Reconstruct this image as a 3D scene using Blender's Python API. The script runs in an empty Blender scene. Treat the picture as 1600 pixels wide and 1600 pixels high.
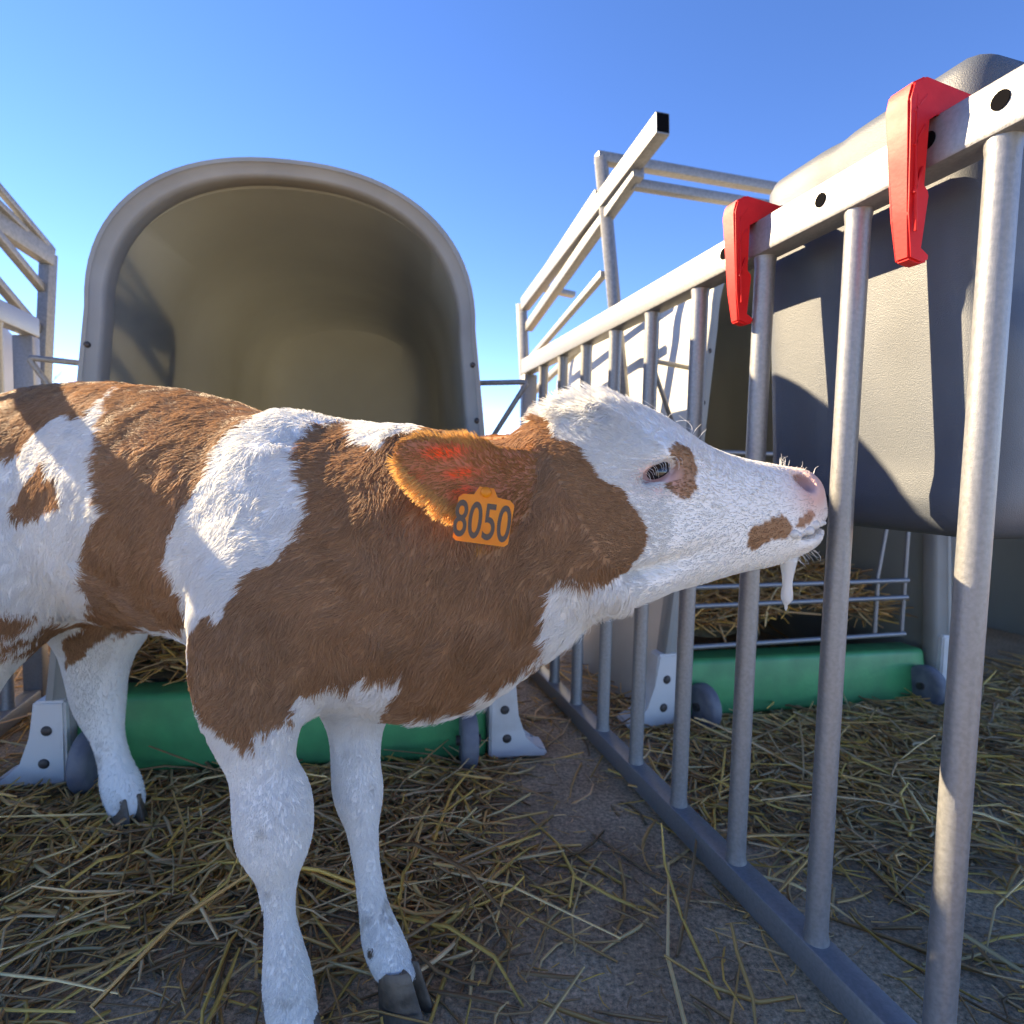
import bpy, bmesh, math, random
import numpy as np
from mathutils import Vector, Matrix
random.seed(7); rng = np.random.default_rng(7)
sc = bpy.context.scene
COL = sc.collection
R = math.radians

# ------------------------------------------------------------------ camera
FPX, PITCH, ROLL = 940.0, R(3.8), R(1.3)
CAM = np.array([0.0, 0.0, 0.72])
_cp, _sp, _c, _s = math.cos(PITCH), math.sin(PITCH), math.cos(ROLL), math.sin(ROLL)
C_F = np.array([0, _cp, -_sp]); _u0 = np.array([0, _sp, _cp]); _r0 = np.array([1.0, 0, 0])
C_R = _c * _r0 + _s * _u0; C_U = _c * _u0 - _s * _r0
cam = bpy.data.objects.new('camera', bpy.data.cameras.new('camera')); COL.objects.link(cam)
m = Matrix(((C_R[0], C_U[0], -C_F[0]), (C_R[1], C_U[1], -C_F[1]), (C_R[2], C_U[2], -C_F[2]))).to_4x4()
m.translation = Vector(CAM); cam.matrix_world = m
cam.data.sensor_width = 36; cam.data.lens = 36 * FPX / 1600
cam.data.clip_start = 0.02; cam.data.clip_end = 3000
cam.data.dof.use_dof = True; cam.data.dof.focus_distance = 0.72; cam.data.dof.aperture_fstop = 5.6
sc.camera = cam

# ------------------------------------------------------------------ sky, sun, exposure
SUN_AZ, SUN_EL = R(65), R(29)         # to the left of straight ahead, above the horizon
SUNV = Vector((-math.sin(SUN_AZ) * math.cos(SUN_EL), math.cos(SUN_AZ) * math.cos(SUN_EL), math.sin(SUN_EL)))
w = bpy.data.worlds.new('World'); sc.world = w; w.use_nodes = True
nt = w.node_tree; nt.nodes.clear()
sky = nt.nodes.new('ShaderNodeTexSky'); sky.sky_type = 'NISHITA'; sky.sun_disc = False
sky.sun_elevation = SUN_EL; sky.sun_rotation = -SUN_AZ; sky.altitude = 8000; sky.air_density = 1.0; sky.dust_density = 0.0; sky.ozone_density = 1.0
hs = nt.nodes.new('ShaderNodeHueSaturation'); hs.inputs['Saturation'].default_value = 1.31; hs.inputs['Hue'].default_value = .515
bg = nt.nodes.new('ShaderNodeBackground'); bg.inputs['Strength'].default_value = 0.15
wo = nt.nodes.new('ShaderNodeOutputWorld')
nt.links.new(sky.outputs[0], hs.inputs['Color']); nt.links.new(hs.outputs[0], bg.inputs['Color']); nt.links.new(bg.outputs[0], wo.inputs[0])
sl = bpy.data.lights.new('sun', 'SUN'); sl.energy = 3.5; sl.angle = R(0.5); sl.color = (1.0, 0.96, 0.90)
so = bpy.data.objects.new('sun', sl); COL.objects.link(so); so.rotation_euler = SUNV.to_track_quat('Z', 'Y').to_euler(); so.location = (-6, 3, 5)
vs = sc.view_settings; vs.view_transform = 'Standard'; vs.look = 'None'; vs.gamma = 1; vs.use_curve_mapping = False; vs.exposure = 2.42
vs.use_white_balance = True; vs.white_balance_temperature = 11500; vs.white_balance_tint = 9
sc.render.film_transparent = False
try:
    sc.cycles.use_denoising = True; sc.cycles.denoiser = 'OPENIMAGEDENOISE'
except Exception: pass
sc.cycles.max_bounces = 8; sc.cycles.diffuse_bounces = 5; sc.cycles.transparent_max_bounces = 8
sc.cycles_curves.shape = 'THICK'

# ------------------------------------------------------------------ helpers
def at(px, py, Y):
    """the point at forward distance Y that the photograph shows at (px, py)"""
    d = C_F + (px - 800) / FPX * C_R + (800 - py) / FPX * C_U
    return CAM + d * (Y / d[1])
V = lambda p: Vector((float(p[0]), float(p[1]), float(p[2])))

def ramp_mix(nt, fac, a, b):
    n = nt.nodes.new('ShaderNodeMix'); n.data_type = 'RGBA'
    nt.links.new(fac, n.inputs['Factor']); n.inputs['A'].default_value = (*a, 1); n.inputs['B'].default_value = (*b, 1)
    return n.outputs['Result']

def material(name, col, col2=None, scale=20, rough=.5, metal=0, bump=0, bscale=200, detail=6, lo=.35, hi=.65, spec=.5, sss=0, trans=0):
    mt = bpy.data.materials.new(name); mt.use_nodes = True; nt = mt.node_tree; b = nt.nodes['Principled BSDF']
    b.inputs['Roughness'].default_value = rough; b.inputs['Metallic'].default_value = metal; b.inputs['Specular IOR Level'].default_value = spec
    tc = nt.nodes.new('ShaderNodeTexCoord')
    if col2 is None: b.inputs['Base Color'].default_value = (*col, 1)
    else:
        nz = nt.nodes.new('ShaderNodeTexNoise'); nz.inputs['Scale'].default_value = scale; nz.inputs['Detail'].default_value = detail
        nt.links.new(tc.outputs['Object'], nz.inputs['Vector'])
        mr = nt.nodes.new('ShaderNodeMapRange'); mr.inputs['From Min'].default_value = lo; mr.inputs['From Max'].default_value = hi
        nt.links.new(nz.outputs['Fac'], mr.inputs['Value'])
        nt.links.new(ramp_mix(nt, mr.outputs[0], col, col2), b.inputs['Base Color'])
        m2 = nt.nodes.new('ShaderNodeMapRange'); m2.inputs['To Min'].default_value = max(.05, rough - .1); m2.inputs['To Max'].default_value = min(1, rough + .15)
        nt.links.new(nz.outputs['Fac'], m2.inputs['Value']); nt.links.new(m2.outputs[0], b.inputs['Roughness'])
    if bump:
        n2 = nt.nodes.new('ShaderNodeTexNoise'); n2.inputs['Scale'].default_value = bscale; n2.inputs['Detail'].default_value = 4
        nt.links.new(tc.outputs['Object'], n2.inputs['Vector'])
        bp = nt.nodes.new('ShaderNodeBump'); bp.inputs['Strength'].default_value = bump; bp.inputs['Distance'].default_value = .004
        nt.links.new(n2.outputs['Fac'], bp.inputs['Height']); nt.links.new(bp.outputs[0], b.inputs['Normal'])
    if trans:
        tr = nt.nodes.new('ShaderNodeBsdfTranslucent'); tr.inputs[0].default_value = (*col, 1)
        mx = nt.nodes.new('ShaderNodeMixShader'); mx.inputs[0].default_value = trans
        nt.links.new(b.outputs[0], mx.inputs[1]); nt.links.new(tr.outputs[0], mx.inputs[2]); nt.links.new(mx.outputs[0], nt.nodes['Material Output'].inputs['Surface'])
    return mt

def attr_material(name, attr, rough=.7, trans=0.0, spec=.3, bump=0):
    mt = bpy.data.materials.new(name); mt.use_nodes = True; nt = mt.node_tree; b = nt.nodes['Principled BSDF']
    a = nt.nodes.new('ShaderNodeAttribute'); a.attribute_name = attr
    nt.links.new(a.outputs['Color'], b.inputs['Base Color']); b.inputs['Roughness'].default_value = rough; b.inputs['Specular IOR Level'].default_value = spec
    if trans:
        tr = nt.nodes.new('ShaderNodeBsdfTranslucent'); nt.links.new(a.outputs['Color'], tr.inputs[0])
        mx = nt.nodes.new('ShaderNodeMixShader'); mx.inputs[0].default_value = trans
        nt.links.new(b.outputs[0], mx.inputs[1]); nt.links.new(tr.outputs[0], mx.inputs[2]); nt.links.new(mx.outputs[0], nt.nodes['Material Output'].inputs['Surface'])
    return mt

def mesh_obj(name, verts, faces, mat, parent=None, smooth=True, autosmooth=None):
    me = bpy.data.meshes.new(name); me.from_pydata([tuple(map(float, v)) for v in verts], [], faces); me.update()
    bm = bmesh.new(); bm.from_mesh(me); bmesh.ops.recalc_face_normals(bm, faces=bm.faces); bm.to_mesh(me); bm.free()
    o = bpy.data.objects.new(name, me); COL.objects.link(o)
    if mat: me.materials.append(mat)
    if smooth:
        me.polygons.foreach_set('use_smooth', [True] * len(me.polygons))
        if autosmooth: me.set_sharp_from_angle(angle=R(autosmooth))
    if parent is not None: o.parent = parent
    return o
def bm_obj(name, bm, mat, parent=None, smooth=True, autosmooth=35):
    me = bpy.data.meshes.new(name); bmesh.ops.recalc_face_normals(bm, faces=bm.faces); bm.to_mesh(me); bm.free()
    o = bpy.data.objects.new(name, me); COL.objects.link(o); me.materials.append(mat)
    if smooth:
        me.polygons.foreach_set('use_smooth', [True] * len(me.polygons))
        if autosmooth: me.set_sharp_from_angle(angle=R(autosmooth))
    if parent is not None: o.parent = parent
    return o
def empty(name, loc=(0, 0, 0), rz=0.0):
    o = bpy.data.objects.new(name, None); COL.objects.link(o); o.location = loc; o.rotation_euler = (0, 0, rz); o.empty_display_size = .1
    return o
def tag(o, label=None, cat=None, group=None, kind=None):
    if label: o['label'] = label
    if cat: o['category'] = cat
    if group: o['group'] = group
    if kind: o['kind'] = kind
    return o
def copy_tree(o, parent=None):
    c = o.copy(); COL.objects.link(c); c.parent = parent
    for ch in list(o.children): copy_tree(ch, c)
    return c
def add_box(bm, c, size, rot=None, bevel=0.0, seg=2):
    r = bmesh.ops.create_cube(bm, size=1.0)
    vs_ = r['verts']
    bmesh.ops.scale(bm, vec=size, verts=vs_)
    if bevel:
        es = list({e for v in vs_ for e in v.link_edges})
        rb = bmesh.ops.bevel(bm, geom=es, offset=bevel, segments=seg, affect='EDGES', profile=.5)
        vs_ = list({v for f in rb['faces'] for v in f.verts} | {v for v in vs_ if v.is_valid})
        # whole island
        seen = set(vs_); st = list(vs_)
        while st:
            v = st.pop()
            for e in v.link_edges:
                q = e.other_vert(v)
                if q not in seen: seen.add(q); st.append(q)
        vs_ = list(seen)
    M = (rot.to_4x4() if rot is not None else Matrix.Identity(4)); M.translation = V(c)
    bmesh.ops.transform(bm, matrix=M, verts=vs_)
    return vs_
def frame_rot(x, z=(0, 0, 1)):
    x = Vector(x).normalized(); z = Vector(z); y = z.cross(x).normalized(); z = x.cross(y)
    return Matrix((x, y, z)).transposed()
def bar_between(name, p, q, wid, hei, mat, parent=None, up=(0, 0, 1), bevel=.003):
    p, q = V(p), V(q); bm = bmesh.new()
    add_box(bm, (p + q) / 2, ((q - p).length, wid, hei), frame_rot(q - p, up), bevel, 2)
    return bm_obj(name, bm, mat, parent)
def tube_pts(pts, rads, seg=12, cap=True):
    pts = [V(p) for p in pts]; vs_, fs = [], []
    n = len(pts)
    if not hasattr(rads, '__len__'): rads = [rads] * n
    t0 = (pts[1] - pts[0]).normalized(); ref = Vector((0, 0, 1)) if abs(t0.z) < .9 else Vector((1, 0, 0))
    u = t0.cross(ref).normalized()
    for i in range(n):
        t = (pts[min(i + 1, n - 1)] - pts[max(i - 1, 0)]).normalized()
        u = (u - t * u.dot(t)).normalized(); v = t.cross(u)
        for k in range(seg):
            a = 2 * math.pi * k / seg
            vs_.append(pts[i] + (u * math.cos(a) + v * math.sin(a)) * rads[i])
    for i in range(n - 1):
        for k in range(seg):
            a, b = i * seg + k, i * seg + (k + 1) % seg
            fs.append((a, b, b + seg, a + seg))
    if cap: fs.append(tuple(range(seg))[::-1]); fs.append(tuple(range((n - 1) * seg, n * seg)))
    return vs_, fs
def tube(name, pts, rads, mat, parent=None, seg=12, cap=True):
    v, f = tube_pts(pts, rads, seg, cap); return mesh_obj(name, v, f, mat, parent, autosmooth=50)
def disc_bolt(name, c, n, r, h, mat, parent, dome=True):
    n = V(n).normalized(); c = V(c)
    prof = [(r, 0), (r, h * .5), (r * .75, h * .9), (r * .3, h)] if dome else [(r, 0), (r, h)]
    v, f = tube_pts([c + n * z for _, z in prof], [q for q, _ in prof], 14); return mesh_obj(name, v, f, mat, parent, autosmooth=60)

def vnoise(p, freq, seed=0):
    """value noise, vectorised: p (n,3) -> (n,) in 0..1"""
    q = p * freq + seed * 17.31; i = np.floor(q).astype(np.int64); f = q - i; f = f * f * (3 - 2 * f)
    def h(a, b, c):
        x = (a * 374761393 + b * 668265263 + c * 2147483647 + seed * 974711) & 0xffffffff
        x = ((x ^ (x >> 13)) * 1274126177) & 0xffffffff
        return ((x ^ (x >> 16)) & 0xffff) / 65535.0
    o = 0
    for dx in (0, 1):
        for dy in (0, 1):
            for dz in (0, 1):
                wgt = (f[:, 0] if dx else 1 - f[:, 0]) * (f[:, 1] if dy else 1 - f[:, 1]) * (f[:, 2] if dz else 1 - f[:, 2])
                o = o + wgt * h(i[:, 0] + dx, i[:, 1] + dy, i[:, 2] + dz)
    return o

# ------------------------------------------------------------------ materials
M_galv = material('galvanised_steel', (.215, .22, .228), (.265, .27, .278), scale=190, rough=.43, metal=.55, bump=.10, bscale=600, spec=.4)
M_galvd = material('weathered_galvanised_steel', (.17, .173, .175), (.24, .243, .245), scale=120, rough=.48, metal=.4, bump=.1, bscale=400)
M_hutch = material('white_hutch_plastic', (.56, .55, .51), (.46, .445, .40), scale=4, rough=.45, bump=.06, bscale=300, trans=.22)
M_inner = material('shade_toned_inner_hutch_plastic', (.31, .318, .28), (.255, .262, .235), scale=3, rough=.55, bump=.06, bscale=300, trans=.34)  # the white hutch plastic, darkened to paint in the shade inside
M_rim = material('shade_toned_hutch_rim', (.29, .285, .26), (.23, .225, .205), scale=5, rough=.5, bump=.06, bscale=300)  # same white plastic as the feet, shade put into its base colour
M_foot = material('moulded_white_plastic', (.62, .61, .59), (.42, .375, .32), scale=9, rough=.5, bump=.08, bscale=200, lo=.45, hi=.8)
M_green = material('green_plastic', (.004, .30, .105), (.008, .22, .08), scale=12, rough=.42, bump=.15, bscale=90)
M_wheel = material('grey_wheel_rubber', (.10, .11, .14), (.16, .17, .19), scale=30, rough=.65)
M_black = material('black_rubber', (.012, .012, .014), rough=.5)
M_dark = material('dark_steel_bolt', (.05, .045, .045), (.10, .08, .07), scale=60, rough=.5, metal=.5)
M_hole = material('open_bolt_hole', (.006, .006, .007), rough=1, spec=0)
M_bolt = material('zinc_bolt', (.45, .45, .45), rough=.35, metal=.9)
M_red = material('red_plastic', (.72, .018, .02), (.60, .012, .016), scale=25, rough=.5, spec=.25, bump=.06, bscale=250, trans=.06)
M_box = material('grey_feeder_plastic', (.070, .084, .104), (.058, .070, .088), scale=7, rough=.5, bump=.25, bscale=700)
M_horn = material('dark_hoof_horn', (.06, .042, .030), (.17, .12, .085), scale=40, rough=.45, bump=.3, bscale=120)
M_tag = material('orange_tag_plastic', (.92, .30, .018), (.86, .25, .015), scale=20, rough=.4, trans=.35)
M_ink = material('black_tag_ink', (.07, .045, .03), rough=.6)
M_milk = material('milk', (.86, .87, .86), rough=.10, spec=.6, trans=.25); M_milk.node_tree.nodes['Principled BSDF'].inputs['Transmission Weight'].default_value = .30
M_bark = material('bare_bark', (.12, .08, .06), (.20, .14, .11), scale=8, rough=.9)
M_eye = material('dark_wet_eye', (.006, .005, .006), rough=.06, spec=.8)

# ground: damp dirty concrete
M_ground = bpy.data.materials.new('dirty_yard_concrete'); M_ground.use_nodes = True
nt = M_ground.node_tree; b = nt.nodes['Principled BSDF']; tc = nt.nodes.new('ShaderNodeTexCoord')
def nz(scale, detail=8, rough=.6):
    n = nt.nodes.new('ShaderNodeTexNoise'); n.inputs['Scale'].default_value = scale; n.inputs['Detail'].default_value = detail; n.inputs['Roughness'].default_value = rough
    nt.links.new(tc.outputs['Object'], n.inputs['Vector']); return n.outputs['Fac']
def mrange(v, a, b_, c=0, d=1):
    n = nt.nodes.new('ShaderNodeMapRange'); n.inputs[1].default_value = a; n.inputs[2].default_value = b_; n.inputs[3].default_value = c; n.inputs[4].default_value = d
    nt.links.new(v, n.inputs[0]); return n.outputs[0]
c1 = ramp_mix(nt, mrange(nz(3.5), .35, .65), (.48, .31, .19), (.76, .56, .38))
sx_ = nt.nodes.new('ShaderNodeSeparateXYZ'); nt.links.new(tc.outputs['Object'], sx_.inputs[0])
am = nt.nodes.new('ShaderNodeMath'); am.operation = 'MULTIPLY_ADD'; nt.links.new(nz(1.7), am.inputs[0]); am.inputs[1].default_value = .9; nt.links.new(sx_.outputs['Y'], am.inputs[2])
mc = nt.nodes.new('ShaderNodeMix'); mc.data_type = 'RGBA'; nt.links.new(mrange(am.outputs[0], .75, .1), mc.inputs['Factor']); nt.links.new(c1, mc.inputs['A'])  # invented lane behind the camera, added to bounce warm sunlight into the shade
nt.links.new(ramp_mix(nt, mrange(nz(2.2), .35, .65), (.42, .39, .34), (.52, .49, .44)), mc.inputs['B']); c1 = mc.outputs['Result']
mx = nt.nodes.new('ShaderNodeMix'); mx.data_type = 'RGBA'; mx.blend_type = 'MULTIPLY'; mx.inputs['Factor'].default_value = 1
nt.links.new(c1, mx.inputs['A']); nt.links.new(ramp_mix(nt, mrange(nz(120, 8, .75), .36, .64), (.30, .28, .25), (1.35, 1.3, 1.25)), mx.inputs['B'])
nt.links.new(mx.outputs['Result'], b.inputs['Base Color']); nt.links.new(mrange(nz(6), .3, .7, .55, .95), b.inputs['Roughness'])
bp = nt.nodes.new('ShaderNodeBump'); bp.inputs['Strength'].default_value = .8; bp.inputs['Distance'].default_value = .01
ad = nt.nodes.new('ShaderNodeMath'); ad.operation = 'ADD'; nt.links.new(nz(45, 6, .65), ad.inputs[0]); nt.links.new(nz(220, 3, .6), ad.inputs[1])
nt.links.new(ad.outputs[0], bp.inputs['Height']); nt.links.new(bp.outputs[0], b.inputs['Normal'])

# ------------------------------------------------------------------ ground
bm = bmesh.new(); bmesh.ops.create_grid(bm, x_segments=2, y_segments=2, size=900)
tag(bm_obj('ground', bm, M_ground, smooth=False), kind='structure')

# ------------------------------------------------------------------ calf hutches
HW, HZ, HTOP, HLEN = .417, 1.05, 1.395, 1.5
def arch(n_side=8, n_arc=40, half_base=.535, half=HW, zs=HZ, top=HTOP, ex=2.3):
    pts = [(-half_base + (half_base - half) * i / n_side, zs * i / n_side) for i in range(n_side)]
    for i in range(n_arc + 1):
        a = math.pi * (1 - i / n_arc); ca, sa = math.cos(a), math.sin(a)
        pts.append((math.copysign(abs(ca) ** (2 / ex), ca) * half, zs + (top - zs) * abs(sa) ** (2 / ex)))
    pts += [(half + (half_base - half) * (i + 1) / n_side, zs * (1 - (i + 1) / n_side)) for i in range(n_side)]
    return pts
def make_hutch():
    """a thing at its front middle, opening towards -Y"""
    t = empty('calf_hutch')
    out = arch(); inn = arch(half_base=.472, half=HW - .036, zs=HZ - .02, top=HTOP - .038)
    vs_, fs = [], []
    def ring(pts, y, sx=1, sz=1, dz=0):
        i0 = len(vs_); vs_.extend([(x * sx, y, z * sz + dz) for x, z in pts]); return list(range(i0, i0 + len(pts)))
    def skin(a, b):
        for k in range(len(a) - 1): fs.append((a[k], a[k + 1], b[k + 1], b[k]))
    # outer skin: moulded with a shoulder behind the front rim and shallow ribs
    ys = [.035, .05, .07, .40, .43, .60, .63, 1.0, 1.03, 1.2, 1.23, 1.32, 1.40, 1.46, 1.50, 1.525]
    ss = [1.0, .985, .965, .95, .965, .957, .94, .925, .94, .93, .915, .90, .87, .80, .68, .50]
    sz_ = lambda s: 1 if s >= .98 else min(.985, s + .10)
    ro = [ring(out, y, s, sz_(s)) for y, s in zip(ys, ss)]
    for a, b_ in zip(ro, ro[1:]): skin(a, b_)
    n_in = len(vs_)
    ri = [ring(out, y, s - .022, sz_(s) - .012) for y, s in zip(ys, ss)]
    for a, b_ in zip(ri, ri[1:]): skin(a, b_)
    n_back = len(vs_)
    for rr in (ro[-1], ri[-1]):
        c = len(vs_); vs_.append((0, vs_[rr[0]][1] + (.03 if rr is ro[-1] else .012), .40))
        for k in range(len(rr) - 1): fs.append((rr[k], rr[k + 1], c))
        fs.append((rr[-1], rr[0], c))
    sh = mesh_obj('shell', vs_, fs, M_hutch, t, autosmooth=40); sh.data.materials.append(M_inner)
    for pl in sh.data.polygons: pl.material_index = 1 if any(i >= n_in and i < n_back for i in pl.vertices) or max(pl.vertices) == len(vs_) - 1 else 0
    # front rim: a rounded flange round the opening
    vs_, fs = [], []
    def mix(a, b_, k): return [((1 - k) * p[0] + k * q[0], (1 - k) * p[1] + k * q[1]) for p, q in zip(a, b_)]
    prof = [(0, .045), (-.012, .022), (0, .008), (.08, 0), (.30, .0), (.36, .005), (.80, .010), (.93, .013), (1.0, .024), (1.02, .05), (.95, .06)]
    rr = [ring(mix(out, inn, k), y) for k, y in prof]
    for a, b_ in zip(rr, rr[1:]): skin(a, b_)
    skin(rr[-1], rr[0])
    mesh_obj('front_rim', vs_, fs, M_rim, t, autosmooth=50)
    for sx in (-1, 1):
        # foot: a gusset that spreads outwards over a thick base flange
        bm = bmesh.new()
        pl = [(.468, .012), (.615, .012), (.615, .026), (.585, .032), (.555, .06), (.540, .12), (.532, .20), (.468, .20)]
        f0 = [bm.verts.new((sx * x, -.006, z)) for x, z in pl]; f1 = [bm.verts.new((sx * x, .05 if x < .56 else .075, z)) for x, z in pl]
        bm.faces.new(f0); bm.faces.new(f1[::-1])
        for k in range(len(pl)): bm.faces.new((f0[k], f0[(k + 1) % len(pl)], f1[(k + 1) % len(pl)], f1[k]))
        bmesh.ops.bevel(bm, geom=list(bm.edges), offset=.005, segments=2, affect='EDGES')
        bm_obj('foot', bm, M_foot, t)
        for (x, z, r_) in ((.512, .062, .0115), (.505, .135, .0115), (.412, .97, .007), (.424, .84, .007)):
            disc_bolt('rim_bolt', (sx * x, .008 if z > .3 else -.002, z), (0, -1, 0), r_, .009, M_dark, t)
        # triangular wire bracket on the side
        a, b_, c = (sx * .405, .10, .94), (sx * .555, .06, .945), (sx * .44, .10, .75)
        mid = lambda p, q, k: tuple(p[i] + (q[i] - p[i]) * k for i in range(3))
        tube('wire_bracket', [a, mid(a, b_, .92), mid(b_, a, .03), mid(b_, c, .03), mid(b_, c, .08), c], .0065, M_galvd, t, 8)
    # moulded light slot in the back wall
    bm = bmesh.new(); add_box(bm, (.09, 1.485, .70), (.02, .02, .22), None, .006); bm_obj('vent_slot', bm, M_hutch, t)
    return t
hutch = make_hutch()
spots = [((-.505, 1.365), 9.9, 'white calf hutch with arched open front straight behind the calf'),
         ((.945, 1.80), 15.6, 'white calf hutch beyond the fence, behind the grey feeder'),
         ((2.10, 2.22), 17, 'white calf hutch at the right edge, behind the nearest fence bar'),
         ((-2.08, 1.02), 9.9, 'white calf hutch at the left edge, behind the calf rump')]
hutches = []
for i, (p, a, lab) in enumerate(spots):
    o = hutch if i == 0 else copy_tree(hutch)
    o.location = (p[0], p[1], 0); o.rotation_euler = (0, 0, R(a)); tag(o, lab, 'calf hutch', 'calf hutches in a row'); hutches.append(o)

# green straw boards across the hutch openings, on grey wheels
def make_board():
    t = empty('straw_board'); bm = bmesh.new()
    add_box(bm, (0, 0, .10), (.93, .10, .175), None, .018, 4)
    for v in bm.verts:
        if v.co.z > .12: v.co.y += .02
        v.co.z += .012 * math.sin(v.co.x * 9)
    bm_obj('board', bm, M_green, t)
    for sx in (-1, 1):
        x = sx * .415
        pr = [(x - .02, .0), (x - .02, .054), (x - .017, .063), (x - .01, .068), (x + .01, .068), (x + .017, .063), (x + .02, .054), (x + .02, .0)]
        vs_, fs = [], []; seg = 28
        for xx, r_ in pr:
            for k in range(seg): a = 2 * math.pi * k / seg; vs_.append((xx, -.078 + r_ * math.cos(a), .070 + r_ * math.sin(a)))
        for i in range(len(pr) - 1):
            for k in range(seg): fs.append((i * seg + k, i * seg + (k + 1) % seg, (i + 1) * seg + (k + 1) % seg, (i + 1) * seg + k))
        wl = mesh_obj('wheel', vs_, fs, M_wheel, t, autosmooth=40)
        tube('axle', [(x - .03, -.078, .070), (x + .03, -.078, .070)], .012, M_dark, wl)
    return t
board = make_board()
for i, (hx, lab) in enumerate([(0, 'green plastic board with grey wheels across the hutch behind the calf legs'), (1, 'green plastic board across the hutch beyond the fence bars')]):
    o = board if i == 0 else copy_tree(board); h = hutches[hx]
    off = Matrix.Rotation(h.rotation_euler.z, 3, 'Z') @ Vector((0, .06, 0))
    o.location = h.location + off; o.rotation_euler = h.rotation_euler; tag(o, lab, 'board', 'green straw boards')
    if i == 1: o.scale = (.98, 1, .95)
hutches[1].scale = (1.03, 1, 1.10)

# ------------------------------------------------------------------ steel fence panels
FD = Vector((-.279, .960, 0)).normalized(); FN = Vector((FD.y, -FD.x, 0))    # along the panel, away from the calf
FB = Vector((.450, .822, 0)); FSP = .1815
def make_fence(nlo, nhi):
    t = empty('fence_panel')
    a, b_ = nlo * FSP - .09, nhi * FSP
    bm = bmesh.new(); add_box(bm, (0, 0, .038), (b_ - a, .042, .046), None, .004); 
    for v in bm.verts: v.co.x += (a + b_) / 2
    bm_obj('bottom_rail', bm, M_galv, t)
    bm = bmesh.new(); add_box(bm, (0, 0, 1.102), (b_ - a + .03, .042, .056), None, .005)
    for v in bm.verts: v.co.x += (a + b_) / 2
    tr = bm_obj('top_rail', bm, M_galv, t)
    for n in (-1.05, -.62, .25, 1.45): disc_bolt('rail_hole', (n * FSP, .0212, 1.105), (0, 1, 0), .0095, .0012, M_hole, tr, False)
    for n in range(nlo, nhi):
        v, f = tube_pts([(n * FSP, 0, .058), (n * FSP, 0, .075), (n * FSP, 0, 1.060), (n * FSP, 0, 1.076)], [.0185, .0158, .0158, .018], 20)
        mesh_obj('bar', v, f, M_galv, t, autosmooth=50)
    bm = bmesh.new(); add_box(bm, (b_ - .02, 0, .55), (.045, .05, 1.04), None, .004); bm_obj('end_post', bm, M_galv, t)
    return t
fence = make_fence(-3, 8)
fence.location = FB; fence.rotation_euler = (0, 0, math.atan2(FD.y, FD.x))
tag(fence, 'long galvanised steel fence panel with round bars running past the calf head', 'fence panel', 'galvanised fence panels')
fence2 = make_fence(-1, 4)
fence2.location = Vector((-1.385, 1.74, 0)) - FD * (4 * FSP); fence2.rotation_euler = fence.rotation_euler
tag(fence2, 'short galvanised fence panel at the left edge beyond the calf rump', 'fence panel', 'galvanised fence panels')
def fpt(u, w_, z): return FB + FD * u + FN * w_ + Vector((0, 0, z))

# ------------------------------------------------------------------ raised pen frames above the hutches
def px_bar(t, name, a, b_, wd, hg=None, mat=M_galvd): return bar_between(name, at(*a), at(*b_), wd, hg or wd, mat, t)
t = empty('raised_pen_frame', V(at(985, 760, 1.9)))
def frame_thing(name, parts, label, group):
    t = empty(name)
    for nm, a, b_, wd, hg in parts: px_bar(t, nm, a, b_, wd * .8, hg * .78, M_galvd)
    return tag(t, label, 'pen frame', group)
bpy.data.objects.remove(t)
frame_thing('raised_pen_frame', [
    ('post', (939, 246, 2.0), (990, 800, 1.93), .045, .045),
    ('post', (815, 475, 2.9), (829, 800, 2.86), .045, .05),
    ('beam', (1036, 192, 1.63), (820, 476, 2.88), .05, .075),
    ('beam', (998, 266, 1.78), (826, 512, 2.88), .045, .05),
    ('rail', (934, 300, 2.04), (821, 468, 2.90), .025, .025),
    ('rail', (935, 332, 2.05), (850, 450, 2.75), .022, .022),
    ('rail', (943, 428, 2.03), (828, 562, 2.88), .03, .03),
    ('rail', (950, 500, 2.02), (835, 612, 2.87), .03, .03),
    ('rail', (932, 246, 2.0), (1330, 316, 2.3), .045, .04),
    ('rail', (990, 288, 1.82), (1330, 343, 2.1), .035, .035),
    ('rail', (842, 449, 2.8), (897, 461, 2.86), .05, .03)],
    'raised pen frame of steel tubes against the sky, right of the middle hutch', 'raised pen frames')
_p0, _p1 = V(at(1036, 192, 1.63)), V(at(820, 476, 2.88)); _d = (_p1 - _p0).normalized()
bar_between('tube_opening', _p0 - _d * .0015, _p0 + _d * .003, .034, .050, M_hole, [o for o in COL.objects if o.name == 'raised_pen_frame'][0], bevel=.001)
frame_thing('raised_pen_frame', [
    ('post', (76, 396, 1.95), (60, 760, 1.95), .045, .045),
    ('beam', (-120, 270, 1.55), (78, 402, 1.95), .045, .075),
    ('rail', (-60, 226, 1.6), (80, 390, 1.95), .025, .025),
    ('rail', (-60, 262, 1.6), (74, 392, 1.95), .022, .022),
    ('rail', (-60, 300, 1.6), (70, 456, 1.95), .03, .03),
    ('rail', (-60, 376, 1.6), (64, 520, 1.95), .03, .03)],
    'raised pen frame of steel tubes at the left edge of the sky', 'raised pen frames')

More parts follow.
